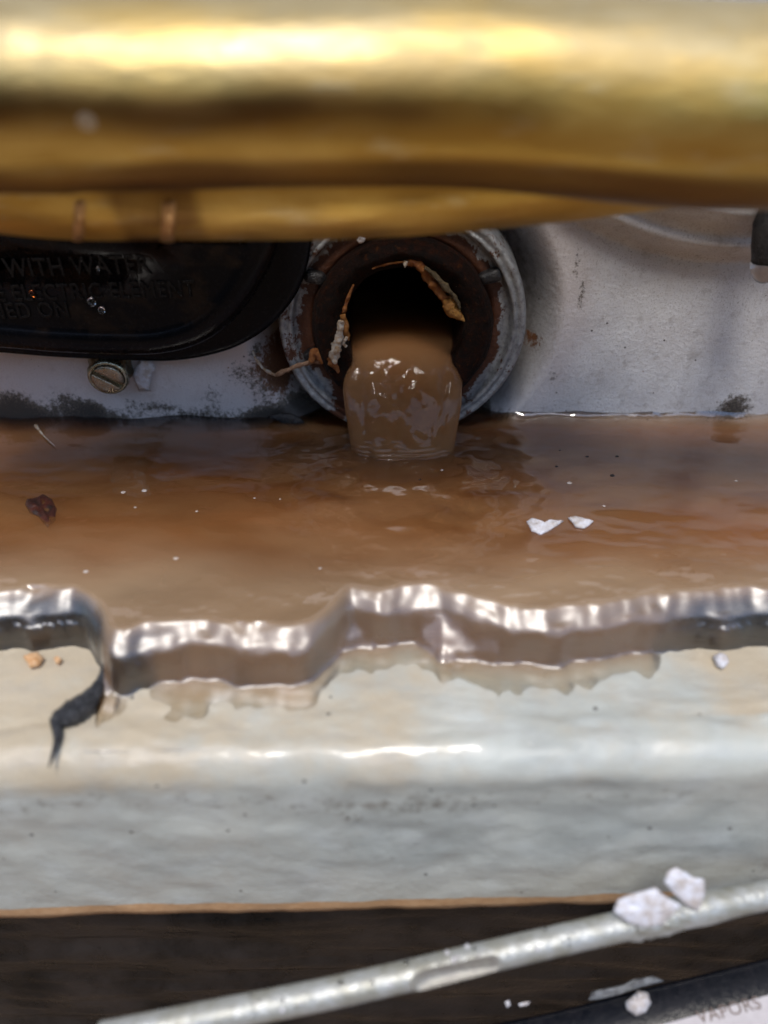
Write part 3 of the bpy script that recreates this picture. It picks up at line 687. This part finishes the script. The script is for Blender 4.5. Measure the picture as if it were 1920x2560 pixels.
# specks floating on the pool
for k, (px, py, r, light) in enumerate(((308, 1231, .55, 1), (361, 1226, .62, 1), (440, 1397, .5, 1), (1424, 1205, .6, 1), (1531, 1189, .55, 0), (1392, 1165, .4, 0), (1468, 1141, .4, 0), (1543, 1139, .45, 0), (1400, 1126, .32, 0), (338, 1268, .3, 1), (492, 1279, .3, 1), (800, 1420, .3, 1), (1050, 1203, .3, 0), (1840, 1203, .4, 1), (1105, 1176, .35, 1), (636, 1246, .25, 1), (215, 1430, .5, 1), (700, 1246, .25, 1), (1510, 1265, .35, 1))):
    p = atz(px, py, WL); p.z = water_z(p.x, p.y) - .02; r *= .8
    o = mesh('floating_speck', [p + Vector((q.x * r * (1.2 + .5 * nz(k, q.y * 2, q.z)), q.y * r, q.z * r * .5)) for q in SV], SF, M_speck if light else M_black, None, org=p)
    tag(o, 'tiny pale speck floating on the brown water' if light else 'tiny black speck floating on the brown water', 'speck', 'pale specks on the water' if light else 'black specks on the water')
# dark red leaf fragment
chip('leaf_fragment', [(62, 1262), (68, 1248), (88, 1244), (108, 1236), (130, 1248), (142, 1272), (138, 1300), (118, 1318), (96, 1292), (74, 1282)], wz(-.1), .7, (0, -.2, 1), M_leaf, 'dark red leaf fragment half sunk in the water at the left', 'leaf fragment', None, .5, 22)
# black scrap by the water line left of the stream
chip('rubber_scrap', [(668, 1042), (700, 1032), (730, 1034), (755, 1048), (775, 1068), (782, 1084), (770, 1090), (745, 1076), (715, 1062), (690, 1052)], lambda a, b: aty(a, b, -1.6), 1.6, (0, -1, .5), M_black, 'black scrap at the water line left of the falling stream', 'scrap', None, .6, 26)
# twig
tw = [atz(a, b, WL + .5) for a, b in ((88, 1062), (100, 1078), (112, 1092), (138, 1116))]
v, f = sweep(catmull(tw, 14, False), [.2, .45, .4, .3, .25, .3, .25, .2, .2, .18, .15, .12, .1, .06], 8)
o = mesh('twig', v, f, M_scrapw, None, org=tw[0]); tag(o, 'tiny pale twig at the water line on the left', 'twig')

# --- torn sealant in the port
def ribbon(pix, widths, fn, mat, parent, name, seed=0, th=.35, n=40):
    pts = catmull([fn(a, b) for a, b in pix], n, False); rs = []
    ws = catmull([(q, 0, 0) for q in widths], n, False)
    for i, p in enumerate(pts):
        t = (pts[min(i + 1, n - 1)] - pts[max(i - 1, 0)]).normalized(); s = t.cross(Vector((0, 1, 0))).normalized()
        wv = ws[i].x * (1 + .55 * nz(p.x * .55, p.z * .55, seed) + .35 * nz(p.x * 1.6, p.z * 1.6, seed + 4)); j = Vector((0, .55 * nz(p.x * .5, p.z * .5, seed + 2), 0))
        ring = []
        for k in range(10):
            a = 2 * math.pi * k / 10
            ring.append(p + j + s * (math.cos(a) * wv * (1 + .5 * nz(p.x * .9, p.z * .9 + k * .9, seed))) + Vector((0, -1, 0)) * (math.sin(a) * th * (1 + .9 * nz(p.x * .9, p.z * .9 + k * 1.3, seed + 3))))
        rs.append(ring)
    v, f = rings(rs); return mesh(name, v, f, mat, parent, org=None if parent else pts[0])
yy = lambda y: (lambda a, b: aty(a, b, y))
shr = thing('sealant_shred', aty(1100, 740, -6), 'rust coloured torn sealant along the upper right edge of the port', 'sealant shred')
ribbon([(1010, 655), (1040, 656), (1058, 674), (1078, 705), (1100, 733), (1120, 752)], [.5, 1.0, .85, .8, 1.0, 1.2], yy(-6.0), M_scrapo, shr, 'edge_strip', 3, .5)
ribbon([(1118, 745), (1126, 770), (1142, 786), (1160, 800)], [1.1, 1.5, 1.3, .3], yy(-6.3), mat_simple('golden_sealant', (.55, .27, .055), (.32, .12, .02), 1.4, .42, 0, .6), shr, 'loose_end', 9, .8, 24)
ribbon([(1062, 668), (1088, 690), (1112, 716), (1135, 740), (1150, 770)], [.3, .6, .6, .5, .3], yy(-6.9), mat_simple('olive_sealant', (.14, .10, .045), (.07, .045, .02), 1.4, .42, 0, .6), shr, 'back_strip', 5, .5)
ribbon([(1016, 652), (1013, 662), (1012, 670)], [.5, .3, .05], yy(-6.2), M_scrapw, shr, 'fibre', 6, .2, 10)
ribbon([(930, 672), (965, 660), (1010, 654)], [.15, .3, .2], yy(-6.0), M_scrapo, shr, 'fibre', 7, .25, 20)
shl = thing('sealant_shred', aty(845, 860, -7), 'white and orange torn sealant at the lower left edge of the port', 'sealant shred')
ribbon([(852, 802), (850, 830), (843, 862), (836, 890), (838, 908)], [.5, .75, .9, .95, .4], yy(-7.8), M_scrapw, shl, 'white_strip', 13, .6)
ribbon([(856, 786), (862, 810), (866, 835), (872, 850)], [.5, .8, .6, .15], yy(-7.0), mat_simple('amber_fibre', (.42, .17, .03), (.25, .09, .02), 1.4, .4, 0, .5), shl, 'amber_fibre', 14, .5, 20)
ribbon([(884, 712), (870, 745), (858, 785)], [.2, .35, .3], yy(-6.4), M_scrapo, shl, 'edge_strip', 15, .3, 20)
ribbon([(868, 842), (858, 858), (866, 868)], [.3, .35, .3], yy(-7.4), M_scrapw, shl, 'fibre', 16, .25, 14)
ribbon([(824, 892), (832, 905), (846, 930)], [.9, 1.1, .5], yy(-7.2), M_scrapo, shl, 'orange_end', 17, .5, 18)
stg = thing('sealant_string', aty(690, 937, -5), 'thin tan sealant string hanging across the collar to the left', 'sealant string')
ribbon([(632, 878), (640, 895), (652, 915), (672, 930), (690, 938)], [.2, .3, .3, .35, .4], yy(-4.2), M_scrapw, stg, 'white_part', 18, .3)
ribbon([(688, 938), (715, 926), (745, 914), (775, 906), (800, 902)], [.4, .5, .55, .5, .7], yy(-5.6), mat_simple('tan_fibre', (.42, .25, .15), (.28, .14, .07), 1.5, .5, 0, .5), stg, 'tan_part', 19, .4)
ribbon([(778, 902), (786, 886), (792, 882), (800, 895), (806, 908)], [.6, .9, .7, .8, .4], yy(-6.2), M_scrapo, stg, 'rusty_knot', 20, .7, 24)

# --- black shred lying over the shelf at the left
shd = thing('rubber_shred', sz(1)(200, 1780), 'twisted black rubber shred hanging from the spill over the left of the shelf', 'rubber shred')
pix = [(330, 1628), (300, 1660), (275, 1690), (258, 1718), (240, 1740), (215, 1765), (180, 1786), (150, 1800), (138, 1812)]
hs = [5.5, 4.4, 3.2, 2.2, 1.8, 1.6, 1.5, 1.4, 1.3]
pts = [sz(h)(a, b) for (a, b), h in zip(pix, hs)]
pts = catmull(pts, 60, False); ww = catmull([(q, 0, 0) for q in (.5, .7, .6, .8, 1.3, 1.9, 2.0, 1.6, 1.0)], 60, False)
v, f = sweep(pts, [q.x * (1 + .15 * nz(i * .6, 2)) for i, q in enumerate(ww)], 14, True, lambda i, a, p, q: p + (q - p) * (1 + .22 * nz(i * .9, a * 1.5, 3)))
M_shred = mat_simple('grey_black_shred', (.012, .012, .014), (.06, .06, .065), .9, .3, 0, .6)
mesh('shred_body', v, f, M_shred, shd)
pts = catmull([sz(1.3)(140, 1806), sz(.9)(142, 1840), sz(.6)(132, 1870), sz(.3)(118, 1906)], 24, False)
v, f = sweep(pts, [lerp(.95, .12, i / 23) for i in range(24)], 10); mesh('shred_tail', v, f, M_shred, shd)

# ------------------------------------------------------------------ below the lip: dark board, rod, panel
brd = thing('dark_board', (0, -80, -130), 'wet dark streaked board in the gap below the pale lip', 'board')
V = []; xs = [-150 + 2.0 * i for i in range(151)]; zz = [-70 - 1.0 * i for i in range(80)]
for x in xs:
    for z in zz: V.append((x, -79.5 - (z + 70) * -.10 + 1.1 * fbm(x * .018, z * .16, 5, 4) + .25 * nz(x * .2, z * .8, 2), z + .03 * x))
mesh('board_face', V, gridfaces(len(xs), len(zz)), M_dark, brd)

rodt = thing('metal_rod', atd(1190, 2400, 126), 'galvanised metal rod with a flattened section slanting across the bottom', 'rod')
RP = [(250, 2596), (560, 2535), (800, 2488), (1030, 2437), (1120, 2415), (1240, 2387), (1480, 2332), (1700, 2282), (1990, 2222)]
pts = catmull([atd(a, b, lerp(121, 131, (a - 300) / 1620)) for a, b in RP], 160, False)
v, f = sweep(pts, [2.25 + .05 * nz(i * .4, 1) + .5 * math.exp(-((i - 135) / 4) ** 2) + .35 * math.exp(-((i - 143) / 3) ** 2) for i in range(160)], 28)
mesh('rod', v, f, M_rod, rodt)
# flattened section: a milled pad with a rim
FL = [(1028, 2452), (1040, 2432), (1075, 2420), (1150, 2404), (1215, 2390), (1238, 2388), (1250, 2398), (1256, 2418), (1225, 2432), (1150, 2452), (1080, 2470), (1036, 2478)]
fp = catmull([atd(a, b, lerp(121, 131, (a - 300) / 1620) - 2.9) for a, b in FL], 48, True)
nr = (CAM - fp[0]).normalized(); fc = sum(fp, Vector()) / 48
v, f = rings([[p - nr * 2.2 for p in fp], [p + nr * .1 for p in fp], [fc + (p - fc) * .94 + nr * .15 for p in fp], [fc + (p - fc) * .88 - nr * .1 for p in fp]], True, True)
mesh('flattened_pad', v, f, M_flat, rodt)
# residue lump and drops on the rod
for k, (px, py, r) in enumerate(((1610, 2306, 2.6), (1660, 2300, 2.4), (1590, 2330, 1.6), (1700, 2284, 2.0))):
    p = atd(px, py, lerp(121, 131, (px - 300) / 1620) - .8); v, f = block(p, r * .9, r * .8, r * .8, .3, k * 3)
    mesh('residue_lump', v, f, M_rod, rodt)
for k in range(34):
    u = random.random(); i = int(lerp(20, 128, u)); p = pts[i]
    a = R(random.uniform(35, 130)); q = p + Vector((0, -math.cos(a), math.sin(a))) * 2.3; r = random.uniform(.14, .42)
    o = mesh('water_bead', [q + s * r for s in SV], SF, M_drop if k % 3 else M_flake, None, org=q)
    tag(o, 'tiny water bead or white speck on top of the metal rod', 'bead', 'beads on the metal rod')
chip('paint_chip', [(1533, 2278), (1545, 2250), (1575, 2236), (1610, 2228), (1640, 2218), (1660, 2240), (1702, 2262), (1680, 2285), (1655, 2312), (1610, 2318), (1570, 2306)], lambda a, b: atd(a, b, 125.4), .8, (0, -.8, .6), M_flake, 'lower broad white paint chip lying on the metal rod', 'paint chip', G1, .35, 31, .9)
chip('paint_chip', [(1660, 2205), (1668, 2180), (1690, 2168), (1712, 2180), (1730, 2192), (1760, 2198), (1762, 2235), (1745, 2278), (1715, 2262), (1690, 2240)], lambda a, b: atd(a, b, 126.8), .8, (0, -.8, .6), M_flake, 'upper white paint chip standing behind the metal rod', 'paint chip', G1, .35, 35, .9)

pnl = thing('trim_panel', atd(1750, 2560, 128), 'black glossy trim panel below the metal rod at the right', 'panel')
PA = [(880, 2620, 141), (1300, 2545, 141), (1640, 2462, 141), (2000, 2372, 141)]
rs = []
for (a, b, dd) in [tuple(q) for q in catmull(PA, 40, False)]:
    p = atd(a, b, dd); q = atd(a + 20, b + 330, 128.5); up_ = (q - p)
    nrm = up_.cross(Vector((1, 0, .2))).normalized()
    if nrm.dot(CAM - p) < 0: nrm = -nrm
    rs.append([p - nrm * 8, p - nrm * .6, p + up_ * .02, p + up_ * .05 + nrm * .1, q, q - nrm * 8])
v, f = rings(rs); mesh('panel_face', v, f, M_panel, pnl)
# warning label on the panel
def onp(px, py, lift=0.0):                     # point of the panel's own surface behind this pixel
    p = atd(1640, 2462, 141); q = atd(1660, 2792, 128.5); p2 = atd(2000, 2372, 141)
    nn = (q - p).cross(p2 - p).normalized(); dd = ray(px, py)
    if nn.dot(CAM - p) < 0: nn = -nn
    o = p + nn * lift
    return CAM + dd * ((o - CAM).dot(nn) / dd.dot(nn)), nn
LB = [(1640, 2566), (1935, 2484), (1990, 2700), (1690, 2760)]
lp = [onp(a, b, .8)[0] for a, b in LB]; nn = onp(1700, 2600)[1]
lab = thing('warning_label', lp[0], 'pale warning label reading VAPORS on the black panel at the bottom right', 'label')
v, f = rings([[p - nn * .3 for p in lp], lp], True, True); mesh('label_sheet', v, f, M_label, lab, smooth=False)
t0 = onp(1728, 2566, .88)[0]; t1 = onp(1907, 2520, .88)[0]; ex = (t1 - t0).normalized(); ey = nn.cross(ex).normalized()
if ey.dot(UP) < 0: ey = -ey
Mx = Matrix(((ex.x, ey.x, nn.x, t1.x), (ex.y, ey.y, nn.y, t1.y), (ex.z, ey.z, nn.z, t1.z), (0, 0, 0, 1)))
text_mesh('lettering', 'VAPORS', 2.75, M_ink, lab, Mx, .03, 0, 1.02, 1.1)
# grey residue strip and white lump on the panel
def onq(l): return lambda a, b: onp(a, b, l)[0]
chip('residue_strip', [(1472, 2500), (1480, 2478), (1520, 2470), (1560, 2462), (1585, 2448), (1630, 2440), (1660, 2452), (1630, 2460), (1590, 2472), (1550, 2486), (1500, 2498)], onq(.5), .9, nn, M_grey, 'grey peeling residue strip along the top of the black panel', 'residue', None, .7, 41)
chip('paint_lump', [(1563, 2505), (1580, 2494), (1595, 2478), (1618, 2484), (1627, 2508), (1615, 2530), (1590, 2540), (1568, 2524)], onq(1.4), 3.2, nn, M_flake, 'rounded white lump on the black panel under the rod', 'lump', G1, 1.0, 45, .7)
chip('paint_chip', [(1262, 2506), (1272, 2500), (1277, 2512), (1268, 2520)], lambda a, b: atd(a, b, 138), .7, nn, M_flake, 'tiny white chip left of the other below the flattened rod section', 'paint chip', G1, .3, 47)
chip('paint_chip', [(1296, 2510), (1312, 2505), (1326, 2504), (1318, 2514), (1300, 2517)], lambda a, b: atd(a, b, 138), .7, nn, M_flake, 'tiny white sliver right of the other below the flattened rod section', 'paint chip', G1, .3, 49)
